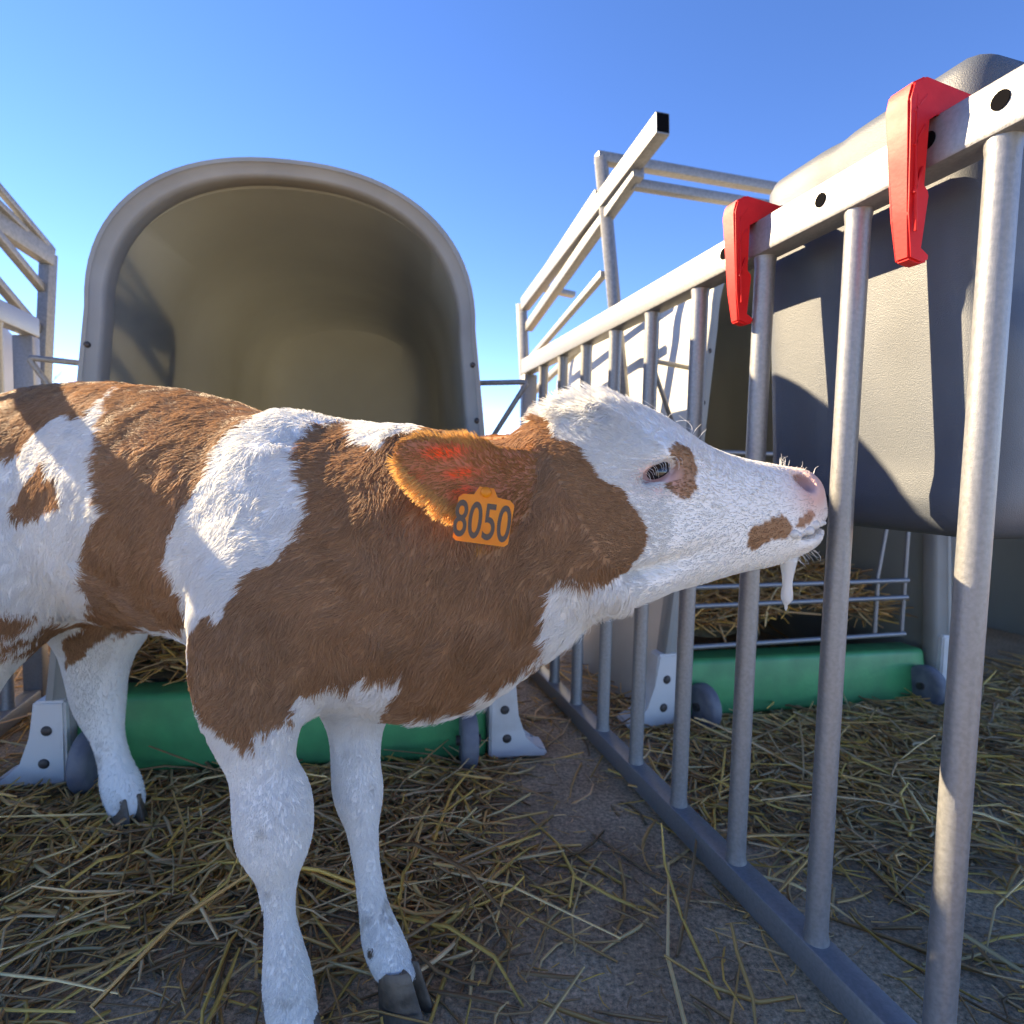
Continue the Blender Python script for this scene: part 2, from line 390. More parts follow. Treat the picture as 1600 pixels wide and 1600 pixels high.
# ------------------------------------------------------------------ wire gate in the hutch beyond the fence
t = empty('wire_gate'); h = hutches[1]; HM = Matrix.Translation(h.location) @ Matrix.Rotation(h.rotation_euler.z, 4, 'Z')
def hp(x, y, z): return HM @ Vector((x, y, z))
for z in (.225, .345, .40): tube('cross_wire', [hp(-.43, .03, z), hp(.36, .03, z)], .0075, M_galv, t, 10)
for x, zt in ((-.43, .78), (-.20, .40), (.06, .40), (.25, .405), (.36, .80)): tube('upright_wire', [hp(x, .042, .22), hp(x, .042, zt)], .007, M_galv, t, 10)
tube('brace_wire', [hp(.25, .045, .40), hp(.31, .045, .80)], .0065, M_galv, t, 10)
tube('cross_wire', [hp(-.43, .03, .79), hp(.36, .03, .79)], .0075, M_galv, t, 10)
tag(t, 'low wire gate holding straw in the hutch beyond the fence', 'wire gate')

# ------------------------------------------------------------------ grey feeder hung on the fence
t = empty('milk_feeder', fpt(.03, .2, .65))
def rbox(nu, nw, nv, lu, lw, lz, rad, deform):
    """rounded box as a deformed grid, centred"""
    bm = bmesh.new(); r_ = bmesh.ops.create_cube(bm, size=2.0)
    bmesh.ops.subdivide_edges(bm, edges=list(bm.edges), cuts=21, use_grid_fill=True)
    for v in bm.verts:
        p = np.array(v.co); hs_ = np.array([lu / 2, lw / 2, lz / 2])
        q = p * hs_; inner = hs_ - rad; c = np.clip(q, -inner, inner); d = q - c; n = np.linalg.norm(d)
        if n > 1e-9: q = c + d / n * rad
        v.co = deform(q)
    return bm
def dfm(q):
    u, w_, z = q
    k = (z + .2975) / .595                       # 0 bottom, 1 top
    u2 = u * (1.0 - .05 * (1 - k)); w2 = w_ * (1 - .10 * (1 - k)) + .02 * (1 - k)
    if u < -.05:                               # near end wall: the lower half bulges out under a step
        sm = 1 / (1 + math.exp((z + .01) / .012)); u2 -= .028 * sm * min(1, (-u - .05) / .09)
        # vertical groove in the middle of the end wall
        u2 += .018 * math.exp(-((w_ - .07) / .03) ** 2) * min(1, (-u - .05) / .09)
    if w_ < -.1: w2 += .006 * math.exp(-((u - .03) / .02) ** 2) - .008 * (1 / (1 + math.exp((z + .23) / .01)))
    return (u2, w2, z)
bm = rbox(0, 0, 0, .39, .44, .595, .040, dfm)
body = bm_obj('tank', bm, M_box, t, autosmooth=None)
FR = Matrix((FD, FN, Vector((0, 0, 1)))).transposed()
body.matrix_local = Matrix.Translation(Vector((fpt(.085, .055 + .22, .945)) - t.location)) @ FR.to_4x4()
# rubber teat reaching through the bars to the muzzle
tp = [Vector(fpt(.115, .09, .675)) - t.location, Vector(fpt(.11, .03, .678)) - t.location, Vector(fpt(.105, -.02, .683)) - t.location, Vector(fpt(.10, -.055, .687)) - t.location]
tube('rubber_teat', tp, [.02, .016, .0125, .010], M_black, t, 14)
tag(t, 'big grey plastic milk feeder hung on the fence in front of the calf nose', 'milk feeder')

# red hooks over the top rail
def make_hook():
    t = empty('red_hook')
    # profile in (w away from the calf, z), extruded along the fence
    pr = [(.058, 1.176), (-.042, 1.186), (-.060, 1.176), (-.064, 1.158), (-.050, 1.04), (-.043, .992), (-.026, .988), (-.014, .992), (-.014, 1.000), (-.030, 1.003), (-.022, 1.062), (-.024, 1.068), (-.034, 1.07), (-.036, 1.142), (-.024, 1.150), (.058, 1.152)]
    bm = bmesh.new(); hw = .0125
    tw = lambda z: hw * (.62 + .45 * min(1, max(0, (z - .99) / .18)))
    f0 = [bm.verts.new((-tw(z), w_, z)) for w_, z in pr]; f1 = [bm.verts.new((tw(z), w_, z)) for w_, z in pr]
    bm.faces.new(f0); bm.faces.new(f1[::-1])
    for k in range(len(pr)): bm.faces.new((f0[k], f0[(k + 1) % len(pr)], f1[(k + 1) % len(pr)], f1[k]))
    bmesh.ops.bevel(bm, geom=list(bm.edges), offset=.0022, segments=2, affect='EDGES')
    bm_obj('hook_body', bm, M_red, t)
    # raised outer web ribs
    for (a, b_) in (((-.054, 1.172), (-.042, 1.02)), ((-.040, 1.172), (.04, 1.166)), ((-.056, 1.145), (-.038, 1.168)), ((-.052, 1.11), (-.038, 1.135)), ((-.048, 1.06), (-.038, 1.09))):
        p, q = Vector((0, *a)), Vector((0, *b_))
        for sx in (-1,): bar_between('rib', p + Vector((sx * .0115, 0, 0)), q + Vector((sx * .0115, 0, 0)), .003, .003, M_red, t, up=(1, 0, 0), bevel=.0008)
    bl = disc_bolt('bolt', (0, .036, 1.174), (0, 0, 1), .0085, .012, M_bolt, t)
    return t
hook = make_hook(); hz = math.atan2(FD.y, FD.x) 
for i, (u, lab) in enumerate([(-.108, 'larger red plastic hook over the rail, nearest the right edge'), (.195, 'smaller red plastic hook over the rail, above the calf nose')]):
    o = hook if i == 0 else copy_tree(hook)
    o.matrix_world = Matrix.Translation(FB + FD * u + Vector((0, 0, -.021))) @ Matrix((FD, FN, Vector((0, 0, 1)))).transposed().to_4x4() @ Matrix.Diagonal((1.25, 1, 1, 1))
    tag(o, lab, 'hook', 'red feeder hooks')

# ------------------------------------------------------------------ straw
def straw(name, pts, lens, seed, tilt=.12, lift=None, wid=(.0018, .0042), kind_cols=None, label=None):
    rg = np.random.default_rng(seed); n = len(pts); K = 4
    ang = rg.uniform(0, 2 * np.pi, n); tl = rg.normal(0, tilt, n)
    d = np.stack([np.cos(ang) * np.cos(tl), np.sin(ang) * np.cos(tl), np.sin(tl)], 1)
    bend = rg.normal(0, .35, (n, 3)) * np.array([1, 1, .35]); kink = (rg.random(n) < .25)
    wd = rg.uniform(*wid, n)
    tt = np.linspace(-.5, .5, K)
    P = pts[:, None, :] + d[:, None, :] * (lens[:, None] * tt[None])[:, :, None] + bend[:, None, :] * (lens[:, None] * (tt[None] ** 2))[:, :, None]
    kk = rg.normal(0, .5, (n, 3)) * np.array([1, 1, .4]); P[:, K - 1] += kk * (lens * .25 * kink)[:, None]
    low = P[:, :, 2].min(1); P[:, :, 2] += np.maximum(0, .003 - low)[:, None]
    side = np.cross(d, [0, 0, 1]); side /= np.linalg.norm(side, axis=1)[:, None] + 1e-9
    up = np.cross(side, d)
    ring = []
    for a in (0, 2.1, 4.2): ring.append(side * math.cos(a) + up * math.sin(a))
    tp_ = np.array([.8, 1, .9, .55])
    VV = np.stack([P + rg_[:, None, :] * (wd[:, None] * tp_[None])[:, :, None] for rg_ in ring], 2)   # n,K,3,3
    verts = VV.reshape(-1, 3)
    base = (np.arange(n) * K * 3)[:, None]
    q = []
    for k in range(K - 1):
        for j in range(3):
            a, b_ = k * 3 + j, k * 3 + (j + 1) % 3; q.append((a, b_, b_ + 3, a + 3))
    faces = (base[:, :, None] + np.array(q)[None]).reshape(-1, 4)
    me = bpy.data.meshes.new(name); nv, nf = len(verts), len(faces)
    me.vertices.add(nv); me.vertices.foreach_set('co', verts.astype(np.float32).ravel())
    me.loops.add(nf * 4); me.loops.foreach_set('vertex_index', faces.astype(np.int32).ravel())
    me.polygons.add(nf); me.polygons.foreach_set('loop_start', np.arange(nf, dtype=np.int32) * 4); me.update()
    me.polygons.foreach_set('use_smooth', np.ones(nf, bool))
    cols = np.array(kind_cols or [(.93, .50, .17), (.78, .40, .14), (.96, .62, .28), (.50, .26, .11), (.97, .54, .13), (.86, .52, .26), (.38, .20, .09)])
    ci = cols[rg.integers(0, len(cols), n)] * rg.uniform(.65, 1.2, (n, 1))
    ca = np.concatenate([np.repeat(ci, K * 3, 0), np.ones((nv, 1))], 1).astype(np.float32)
    at_ = me.color_attributes.new('straw_colour', 'FLOAT_COLOR', 'POINT'); at_.data.foreach_set('color', ca.ravel())
    o = bpy.data.objects.new(name, me); COL.objects.link(o); me.materials.append(M_straw)
    tag(o, label, 'straw', kind='stuff'); return o
M_straw = attr_material('straw', 'straw_colour', rough=.5, trans=.10, spec=.4)
def scatter(n, f, box, seed):
    rg = np.random.default_rng(seed); x0, x1, y0, y1 = box; out = []
    while sum(map(len, out)) < n:
        p = np.stack([rg.uniform(x0, x1, n), rg.uniform(y0, y1, n), np.zeros(n)], 1)
        k = f(p) > rg.random(n); out.append(p[k])
    return np.concatenate(out)[:n]
def dens(p):
    x, y = p[:, 0], p[:, 1]
    cl = vnoise(p, 2.6, 3) * .5 + vnoise(p, 8, 4) * .5
    d = .16 + .84 * np.clip((cl - .46) * 6, 0, 1)
    # heaps along the hutch fronts, thin at the trampled strip
    f0 = 1.365 + .175 * (x + .505); f1 = 1.80 + .28 * (x - .96)
    heap = np.maximum(np.exp(-((y - f0 + .16) / .22) ** 2) * (x < .02), np.exp(-((y - f1 + .22) / .26) ** 2) * (x > .42))
    heap2 = np.exp(-(((x + .33) / .4) ** 2 + ((y - 1.0) / .2) ** 2))
    d = np.clip(d * .42 + heap + .8 * heap2, 0, 1)
    d *= np.where((x > -.02) & (x < .3) & (y > 1.1), .25, 1) * np.where((y < .95) & (x > 0), .55, 1)
    return d
n = 11500
p = scatter(n, dens, (-2.2, 2.4, .35, 2.4), 11)
hgt = np.clip(dens(p) - .35, 0, 1)
p[:, 2] = .004 + hgt * rng.random(n) * .030
straw('loose_straw', p, np.clip(rng.lognormal(-2.2, .6, n), .03, .42), 12, label='loose straw strewn over the dirty concrete yard')
# finer chaff
n = 9000
p = scatter(n, lambda q: np.clip(dens(q) + .12, 0, 1), (-1.6, 1.8, .4, 2.2), 21); p[:, 2] = .003 + rng.random(n) * .012
straw('straw_chaff', p, rng.uniform(.008, .04, n), 22, wid=(.0008, .0018), label='short broken straw chaff scattered on the yard')
# bedding inside the two open hutches
for i, (hi, zt, lab) in enumerate([(0, .22, 'straw bedding heaped inside the hutch behind the calf'), (1, .27, 'straw bedding heaped behind the low wire gate')]):
    n = 3200; h = hutches[hi]; HM_ = Matrix.Translation(h.location) @ Matrix.Rotation(h.rotation_euler.z, 4, 'Z')
    x = rng.uniform(-.42, .42, n); y = rng.uniform(.12, 1.3, n) ** 1.0
    q = np.stack([x, y, np.zeros(n)], 1); hh = zt + .16 * (vnoise(q, 3, 5 + i) - .35) + .10 * np.clip(y, 0, 1) * (np.abs(x) / .42) ** 2
    z = np.maximum(.02, hh - .05 * rng.random(n) ** 2)
    wp = np.array([HM_ @ Vector((a, b_, c)) for a, b_, c in zip(x, y, z)])
    straw('straw_bedding', wp, rng.uniform(.06, .22, n), 30 + i, tilt=.35, label=lab)
    # packed litter under the loose top layer
    vs_, fs = [], []; G = 18
    for a in range(G):
        for b_ in range(G):
            xx, yy = -.44 + .88 * a / (G - 1), .12 + 1.2 * b_ / (G - 1); q = np.array([[xx, yy, 0]])
            zz = float(zt + .16 * (vnoise(q, 3, 5 + i)[0] - .35) + .10 * min(yy, 1) * (abs(xx) / .42) ** 2) - .045
            vs_.append(HM_ @ Vector((xx, yy, zz)))
    for a in range(G - 1):
        for b_ in range(G - 1): fs.append((a * G + b_, a * G + b_ + 1, (a + 1) * G + b_ + 1, (a + 1) * G + b_))
    M_lit = bpy.data.materials.get('packed_litter') or material('packed_litter', (.10, .07, .03), (.24, .17, .07), scale=40, rough=.9, bump=1, bscale=90)
    tag(mesh_obj('packed_litter', vs_, fs, M_lit), 'packed dark litter under the bedding, ' + ('middle hutch' if i == 0 else 'hutch beyond the fence'), 'litter', kind='stuff')

# ------------------------------------------------------------------ bare tree far behind on the left
def bare_tree(base, height, seed):
    rg = random.Random(seed); t = empty('bare_tree', base); V_, F_ = [], []; V2, F2 = [], []
    def branch(p, d, L, r_, depth, VV, FF):
        pts = [p]; q = p.copy(); dd = d.copy()
        for k in range(3):
            dd = (dd + Vector((rg.gauss(0, .18), rg.gauss(0, .18), rg.gauss(.04, .1)))).normalized(); q = q + dd * L / 3; pts.append(q.copy())
        v, f = tube_pts(pts, [r_, r_ * .85, r_ * .7, r_ * .5], 5); o = len(VV); VV.extend(v); FF.extend([tuple(i + o for i in ff) for ff in f])
        if depth:
            for k in range(3 if depth > 1 else 4):
                s = rg.uniform(.4, 1); pp = pts[1] + (pts[3] - pts[1]) * s
                nd = (dd + Vector((rg.gauss(0, .6), rg.gauss(0, .6), rg.gauss(.15, .3)))).normalized()
                branch(pp, nd, L * rg.uniform(.5, .75), r_ * .45, depth - 1, V2, F2)
    branch(Vector((0, 0, 0)), Vector((0, 0, 1)), height * .42, height * .022, 4, V_, F_)
    mesh_obj('trunk', V_, F_, M_bark, t); c = mesh_obj('crown', V2, F2, M_bark, t); return t
b0 = at(98, 700, 16); tag(bare_tree((b0[0], b0[1], 0), 4.8, 5), 'bare leafless tree far off between the left fence and the hutch', 'tree')

# ------------------------------------------------------------------ the calf
# the body is one continuous surface: elliptical limbs and trunk blended as a distance field, then meshed
CO = np.array([-.215, .80, 0.0]); CD = np.array([.90, -.436, 0]); CD /= np.linalg.norm(CD); CR = np.array([CD[1], -CD[0], 0])   # forward, and towards its right side
def cr_spline(A, sub):
    A = np.array(A, float); n = len(A); out = []
    for i in range(n - 1):
        p0, p1, p2, p3 = A[max(i - 1, 0)], A[i], A[i + 1], A[min(i + 2, n - 1)]
        for k in range(sub):
            t = k / sub; out.append(.5 * ((2 * p1) + (-p0 + p2) * t + (2 * p0 - 5 * p1 + 4 * p2 - p3) * t * t + (-p0 + 3 * p1 - 3 * p2 + p3) * t ** 3))
    out.append(A[-1]); return np.array(out)
def span(rows):      # (px, top, bottom, Y, lateral radius) -> stations (x,y,z,r_up,r_lat)
    o = []
    for px, t_, b_, Y, rl in rows:
        a, c = at(px, t_, Y), at(px, b_, Y); o.append([*((a + c) / 2), np.linalg.norm(a - c) / 2, rl])
    return o
def limb(rows, k=1.0):       # (px, py, width px, Y)
    o = []
    for px, py, wd, Y in rows: r_ = wd / 2 / FPX * Y; o.append([*at(px, py, Y), r_, r_ * k])
    return o
CH = {}     # name -> (stations resampled, lateral axis, blend k, cup)
def chain(name, st, lat, k, sub=4, cup=0.0): CH[name] = (cr_spline(st, sub), np.array(lat, float) / np.linalg.norm(lat), k, cup)

chain('torso', span([
    (20, 618, 880, 1.19, .075), (45, 612, 915, 1.15, .105), (90, 604, 938, 1.10, .128), (150, 601, 955, 1.05, .142), (215, 604, 975, 1.0, .152), (300, 616, 985, .945, .155),
    (370, 640, 1010, .90, .150), (440, 660, 1050, .86, .138), (520, 664, 1085, .82, .125), (600, 690, 1105, .785, .110), (660, 712, 1095, .755, .098), (705, 740, 1065, .735, .080)]), CR, .03)
chain('neck', span([
    (560, 700, 1020, .80, .09), (640, 690, 1085, .765, .100), (720, 684, 1075, .745, .096), (790, 684, 1035, .735, .088), (850, 675, 985, .735, .080), (920, 660, 948, .735, .070), (985, 690, 925, .740, .058)]), (.05, -1, 0), .05)
chain('head', span([
    (878, 640, 860, .735, .060), (915, 622, 905, .737, .078), (960, 634, 925, .742, .084), (1005, 656, 930, .748, .082), (1060, 686, 919, .757, .070), (1115, 706, 903, .767, .057),
    (1160, 718, 892, .778, .049), (1197, 724, 885, .787, .048), (1224, 733, 874, .793, .047), (1240, 752, 860, .797, .040)]), (.14, -1, 0), .035)
chain('near_fore', limb([(420, 935, 190, .735), (400, 1010, 178, .715), (392, 1080, 152, .705), (398, 1145, 118, .70), (411, 1200, 100, .698), (427, 1255, 116, .697), (431, 1305, 110, .696), (434, 1362, 66, .694),
    (437, 1420, 46, .692), (442, 1475, 56, .69), (449, 1530, 74, .69), (456, 1580, 76, .685), (463, 1612, 72, .678)]), (1, 0, 0), .035)
chain('far_fore', limb([(560, 1000, 150, .84), (557, 1080, 115, .82), (556, 1140, 83, .81), (556, 1190, 74, .80), (560, 1238, 76, .795), (566, 1290, 50, .785), (573, 1350, 40, .78), (583, 1415, 45, .777),
    (596, 1465, 61, .772), (610, 1500, 63, .766), (622, 1520, 57, .76)]), (1, 0, 0), .03)
chain('far_hind', limb([(150, 880, 230, 1.16), (158, 950, 160, 1.16), (155, 1000, 112, 1.165), (152, 1050, 86, 1.175), (156, 1098, 72, 1.185), (168, 1150, 47, 1.185), (179, 1190, 45, 1.18), (189, 1225, 57, 1.17), (197, 1255, 55, 1.16)]), (1, 0, 0), .04)
chain('near_hind', limb([(30, 800, 280, 1.03), (10, 880, 240, .98), (-20, 960, 175, .96), (-42, 1030, 112, .96), (-65, 1100, 84, .965), (-80, 1150, 76, .965), (-72, 1220, 58, .955), (-62, 1290, 54, .945), (-54, 1340, 66, .94), (-46, 1385, 66, .93)]), (1, 0, 0), .045)
chain('ear', limb([(852, 728, 50, .688), (808, 742, 92, .656), (758, 752, 134, .632), (715, 742, 134, .620), (675, 727, 106, .614), (645, 713, 74, .612), (624, 704, 36, .612)], 1.0), (.12, -1, 0), .012, 5, cup=-1.5)
CH['ear'][0][:, 4] = .0056
chain('far_ear', limb([(868, 700, 50, .80), (840, 690, 70, .83), (800, 688, 70, .87), (765, 686, 40, .90)]), (.3, -.3, 1), .012, 4)
CH['far_ear'][0][:, 4] = .007
chain('tail', limb([(20, 650, 46, 1.2), (-5, 690, 40, 1.22), (-14, 760, 30, 1.22), (-16, 850, 26, 1.21), (-14, 930, 34, 1.2), (-12, 1000, 18, 1.2)]), (1, 0, 0), .02)
def blob(c, r, axes): return np.array(c), np.array(r), np.array(axes, float)
def chain_dist(P, nm):
    st, lat, k, cup = CH[nm]; best = np.full(len(P), 9.0, np.float32)
    for i in range(len(st) - 1):
        A, B = st[i], st[i + 1]; ab = B[:3] - A[:3]; L2 = ab @ ab + 1e-12; a = ab / math.sqrt(L2)
        l = lat - a * (lat @ a); l /= np.linalg.norm(l) + 1e-9; u = np.cross(a, l)
        d0 = P - A[:3]; t = np.clip(d0 @ ab / L2, 0, 1)
        d = d0 - t[:, None] * ab; ru = A[3] + (B[3] - A[3]) * t; rl = A[4] + (B[4] - A[4]) * t
        du, dl, da = d @ u, d @ l, d @ a
        if cup: dl = dl - cup * du * du
        ra = np.maximum(np.minimum(ru, rl), .3 * ru)
        r_ = np.sqrt((du / ru) ** 2 + (dl / rl) ** 2 + (da / ra) ** 2)
        rm = np.minimum(ru, rl); f = np.where(r_ > 1, (r_ - 1) * rm * (1 + .0 * r_), (r_ - 1) * rm)
        best = np.minimum(best, f)
    return best
def smin(a, b, k): h = np.clip(.5 + .5 * (b - a) / k, 0, 1); return b * (1 - h) + a * h - k * h * (1 - h)
def smax(a, b, k): return -smin(-a, -b, k)
HX = .0046
lo = np.array([1e9] * 3); hi = -lo
for nm, (st, *_r) in CH.items():
    rr = np.maximum(st[:, 3], st[:, 4])[:, None]; lo = np.minimum(lo, (st[:, :3] - rr).min(0)); hi = np.maximum(hi, (st[:, :3] + rr).max(0))
lo -= .03; hi += .03; N3 = np.ceil((hi - lo) / HX).astype(int) + 1
G = np.full(N3, .2, np.float32)
def region(a, b):
    i0 = np.clip(np.floor((a - lo) / HX).astype(int), 0, N3 - 1); i1 = np.clip(np.ceil((b - lo) / HX).astype(int) + 1, 1, N3); return i0, i1
def pts_of(i0, i1):
    ax = [(np.arange(i0[k], i1[k]) * HX + lo[k]).astype(np.float32) for k in range(3)]
    X, Y, Z = np.meshgrid(*ax, indexing='ij'); return np.stack([X.ravel(), Y.ravel(), Z.ravel()], 1)
def add_chain(nm):
    """per-segment boxes keep it quick; the chain's own field first, then a soft union with the rest"""
    st, lat, k, cup = CH[nm]; rr = np.maximum(st[:, 3], st[:, 4]); mg = k + .012
    a, b = (st[:, :3] - rr[:, None] - mg).min(0), (st[:, :3] + rr[:, None] + mg).max(0); I0, I1 = region(a, b)
    T = np.full(I1 - I0, .2, np.float32)
    for i in range(len(st) - 1):
        rm = max(rr[i], rr[i + 1]) + mg; j0, j1 = region(np.minimum(st[i, :3], st[i + 1, :3]) - rm, np.maximum(st[i, :3], st[i + 1, :3]) + rm); j0, j1 = np.maximum(j0, I0), np.minimum(j1, I1)
        P = pts_of(j0, j1); sv = CH[nm]; CH[nm] = (st[i:i + 2], lat, k, cup); f = chain_dist(P, nm).reshape(j1 - j0); CH[nm] = sv
        s_ = tuple(slice(j0[q] - I0[q], j1[q] - I0[q]) for q in range(3)); T[s_] = np.minimum(T[s_], f)
    s_ = tuple(slice(I0[q], I1[q]) for q in range(3)); G[s_] = smin(G[s_], T, k)
def ellipsoid(c, r, ax, k, sub=False):
    """r along the three rows of ax; sub carves instead of adding"""
    c = np.array(c); r = np.array(r); m_ = r.max() + k + .012; i0, i1 = region(c - m_, c + m_); P = pts_of(i0, i1) - c
    q = P @ np.array(ax, float).T / r; n = np.sqrt((q * q).sum(1)); f = ((n - 1) * r.min()).reshape(i1 - i0).astype(np.float32)
    s_ = tuple(slice(i0[q_], i1[q_]) for q_ in range(3)); G[s_] = smax(G[s_], -f, k) if sub else smin(G[s_], f, k)
def axes_px(a, b, Y):      # rows: along a->b in the picture's plane, across it, into depth
    p, q = at(*a, Y), at(*b, Y); x = (q - p) / np.linalg.norm(q - p); y = np.array([0, 1., 0]); y -= x * (x @ y); y /= np.linalg.norm(y); z = np.cross(x, y); return np.array([x, z, y]), (p + q) / 2
for nm in ('torso', 'neck', 'head', 'near_fore', 'far_fore', 'far_hind', 'near_hind', 'tail', 'far_ear', 'ear'): add_chain(nm)
AX0 = np.eye(3)
# shoulder blade and upper arm, hip, cheek
ellipsoid(at(450, 930, .735), (.085, .055, .12), AX0, .05); ellipsoid(at(430, 790, .79), (.06, .05, .10), AX0, .06)
ellipsoid(at(950, 850, .695), (.055, .03, .05), AX0, .04)
# brow over the eye, its socket and slit
EYE = at(1031, 738, .689)
ellipsoid(at(1022, 716, .690), (.040, .020, .018), AX0, .02)
ellipsoid(at(1024, 760, .687), (.034, .014, .012), AX0, .02)
axe, _m = axes_px((1003, 752), (1060, 718), .685)
ellipsoid(at(1031, 737, .668), (.026, .0098, .030), axe, .005, True)
# muzzle: nostril, nose pad, upper and lower lip, mouth line
ellipsoid(at(1250, 768, .785), (.022, .034, .024), AX0, .02)
ellipsoid(at(1236, 838, .790), (.026, .034, .012), AX0, .018)
axn, _m = axes_px((1240, 736), (1266, 768), .75)
ellipsoid(at(1257, 753, .757), (.016, .0085, .026), axn, .003, True)
axm, _m = axes_px((1205, 845), (1290, 815), .79)
ellipsoid(at(1262, 826, .79), (.036, .0045, .08), axm, .006, True)
# jaw groove
axj, _m = axes_px((1010, 900), (1110, 880), .69); ellipsoid(at(1060, 880, .672), (.06, .006, .015), axj, .02, True)

def surface_nets(F, h, o):
    ins = F < 0; n = np.array(F.shape)
    cnt = np.zeros(n - 1, np.uint8)
    for a in (0, 1):
        for b in (0, 1):
            for c in (0, 1): cnt += ins[a:n[0] - 1 + a, b:n[1] - 1 + b, c:n[2] - 1 + c]
    act = (cnt > 0) & (cnt < 8); cells = np.argwhere(act); idx = np.full(n - 1, -1, np.int64); idx[act] = np.arange(len(cells))
    acc = np.zeros((len(cells), 3)); num = np.zeros(len(cells))
    cor = [(a, b, c) for a in (0, 1) for b in (0, 1) for c in (0, 1)]
    for p in cor:
        for ax in range(3):
            if p[ax]: continue
            q = list(p); q[ax] = 1
            fa = F[tuple((cells + p).T)]; fb = F[tuple((cells + q).T)]; m_ = (fa < 0) != (fb < 0)
            t = np.where(m_, fa / (fa - fb + 1e-12), 0); v = np.tile(np.array(p, float), (len(cells), 1)); v[:, ax] += t
            acc[m_] += v[m_]; num[m_] += 1
    vs_ = (cells + acc / num[:, None]) * h + o; faces = []
    for ax in range(3):
        b, c = (ax + 1) % 3, (ax + 2) % 3
        sl0 = [slice(None)] * 3; sl1 = [slice(None)] * 3; sl0[ax] = slice(0, -1); sl1[ax] = slice(1, None)
        x = ins[tuple(sl0)] != ins[tuple(sl1)]; e = np.argwhere(x); e = e[(e[:, b] > 0) & (e[:, c] > 0) & (e[:, b] < n[b] - 1) & (e[:, c] < n[c] - 1)]
        o1 = e.copy(); o1[:, b] -= 1; o2 = o1.copy(); o2[:, c] -= 1; o3 = e.copy(); o3[:, c] -= 1
        Q = np.stack([idx[tuple(z.T)] for z in (e, o1, o2, o3)], 1); fl = ~ins[tuple(e.T)]; Q[fl] = Q[fl][:, ::-1]; faces.append(Q)
    return vs_, np.concatenate(faces)
BV, BF = surface_nets(G, HX, lo); del G
_e = np.concatenate([BF[:, [0, 1]], BF[:, [1, 2]], BF[:, [2, 3]], BF[:, [3, 0]]])
for it in range(3):
    s_ = np.zeros_like(BV); c_ = np.zeros(len(BV))
    for a, b in ((0, 1), (1, 0)): np.add.at(s_, _e[:, a], BV[_e[:, b]]); np.add.at(c_, _e[:, a], 1)
    BV = BV * .45 + .55 * s_ / c_[:, None]
def normals(Vv, Ff):
    nrm = np.cross(Vv[Ff[:, 2]] - Vv[Ff[:, 0]], Vv[Ff[:, 3]] - Vv[Ff[:, 1]]); vn = np.zeros_like(Vv)
    for k in range(4): np.add.at(vn, Ff[:, k], nrm)
    return vn / (np.linalg.norm(vn, axis=1)[:, None] + 1e-12)
BN = normals(BV, BF)
# a few folds in the loose skin of brisket and neck
fold = np.sin(((BV @ np.array([.8, -.2, -.55])) * 95) + 4 * vnoise(BV, 9, 2)) * .0042 * np.exp(-(((BV - at(635, 1035, .67)) / np.array([.06, .08, .05])) ** 2).sum(1))
BV = BV + BN * fold[:, None]; BV = BV + BN * ((vnoise(BV, 28, 8) - .5) * .004 * (BV[:, 2] > .42) * (BV[:, 0] < .0))[:, None]
BN = normals(BV, BF)
# nearest body region of each vertex (steers coat length and lie)
NMS = list(CH); CDIST = np.stack([chain_dist(BV, nm) for nm in NMS], 1)
_ei = NMS.index('ear'); CDIST[CDIST[:, _ei] > .004, _ei] = 9; _ei = NMS.index('far_ear'); CDIST[CDIST[:, _ei] > .006, _ei] = 9
REG = np.array(NMS)[CDIST.argmin(1)]
# coat: ginger patches on white, drawn in the calf's own side view (s forward, z up)
PATCH = {}
PATCH['rump'] = [(-0.799,0.85),(-0.803,0.898),(-0.463,0.889),(-0.424,0.836),(-0.392,0.808),(-0.393,0.785),(-0.464,0.788),(-0.494,0.767),(-0.506,0.739),(-0.55,0.717),(-0.599,0.694)]
PATCH['spot'] = [(-0.509,0.654),(-0.481,0.688),(-0.442,0.719),(-0.395,0.702),(-0.377,0.669),(-0.415,0.649),(-0.464,0.641),(-0.507,0.64)]
PATCH['saddle'] = [(-0.477,0.861),(-0.407,0.829),(-0.363,0.787),(-0.326,0.749),(-0.334,0.731),(-0.312,0.688),(-0.284,0.664),(-0.303,0.642),(-0.335,0.609),(-0.355,0.561),(-0.393,0.516),(-0.48,0.464),(-0.587,0.407),(-0.224,0.494),(-0.159,0.519),(-0.158,0.547),(-0.161,0.572),(-0.171,0.596),(-0.163,0.637),(-0.141,0.677),(-0.126,0.709),(-0.117,0.742),(-0.114,0.757),(-0.09,0.78),(-0.226,0.843),(-0.313,0.883),(-0.419,0.884)]
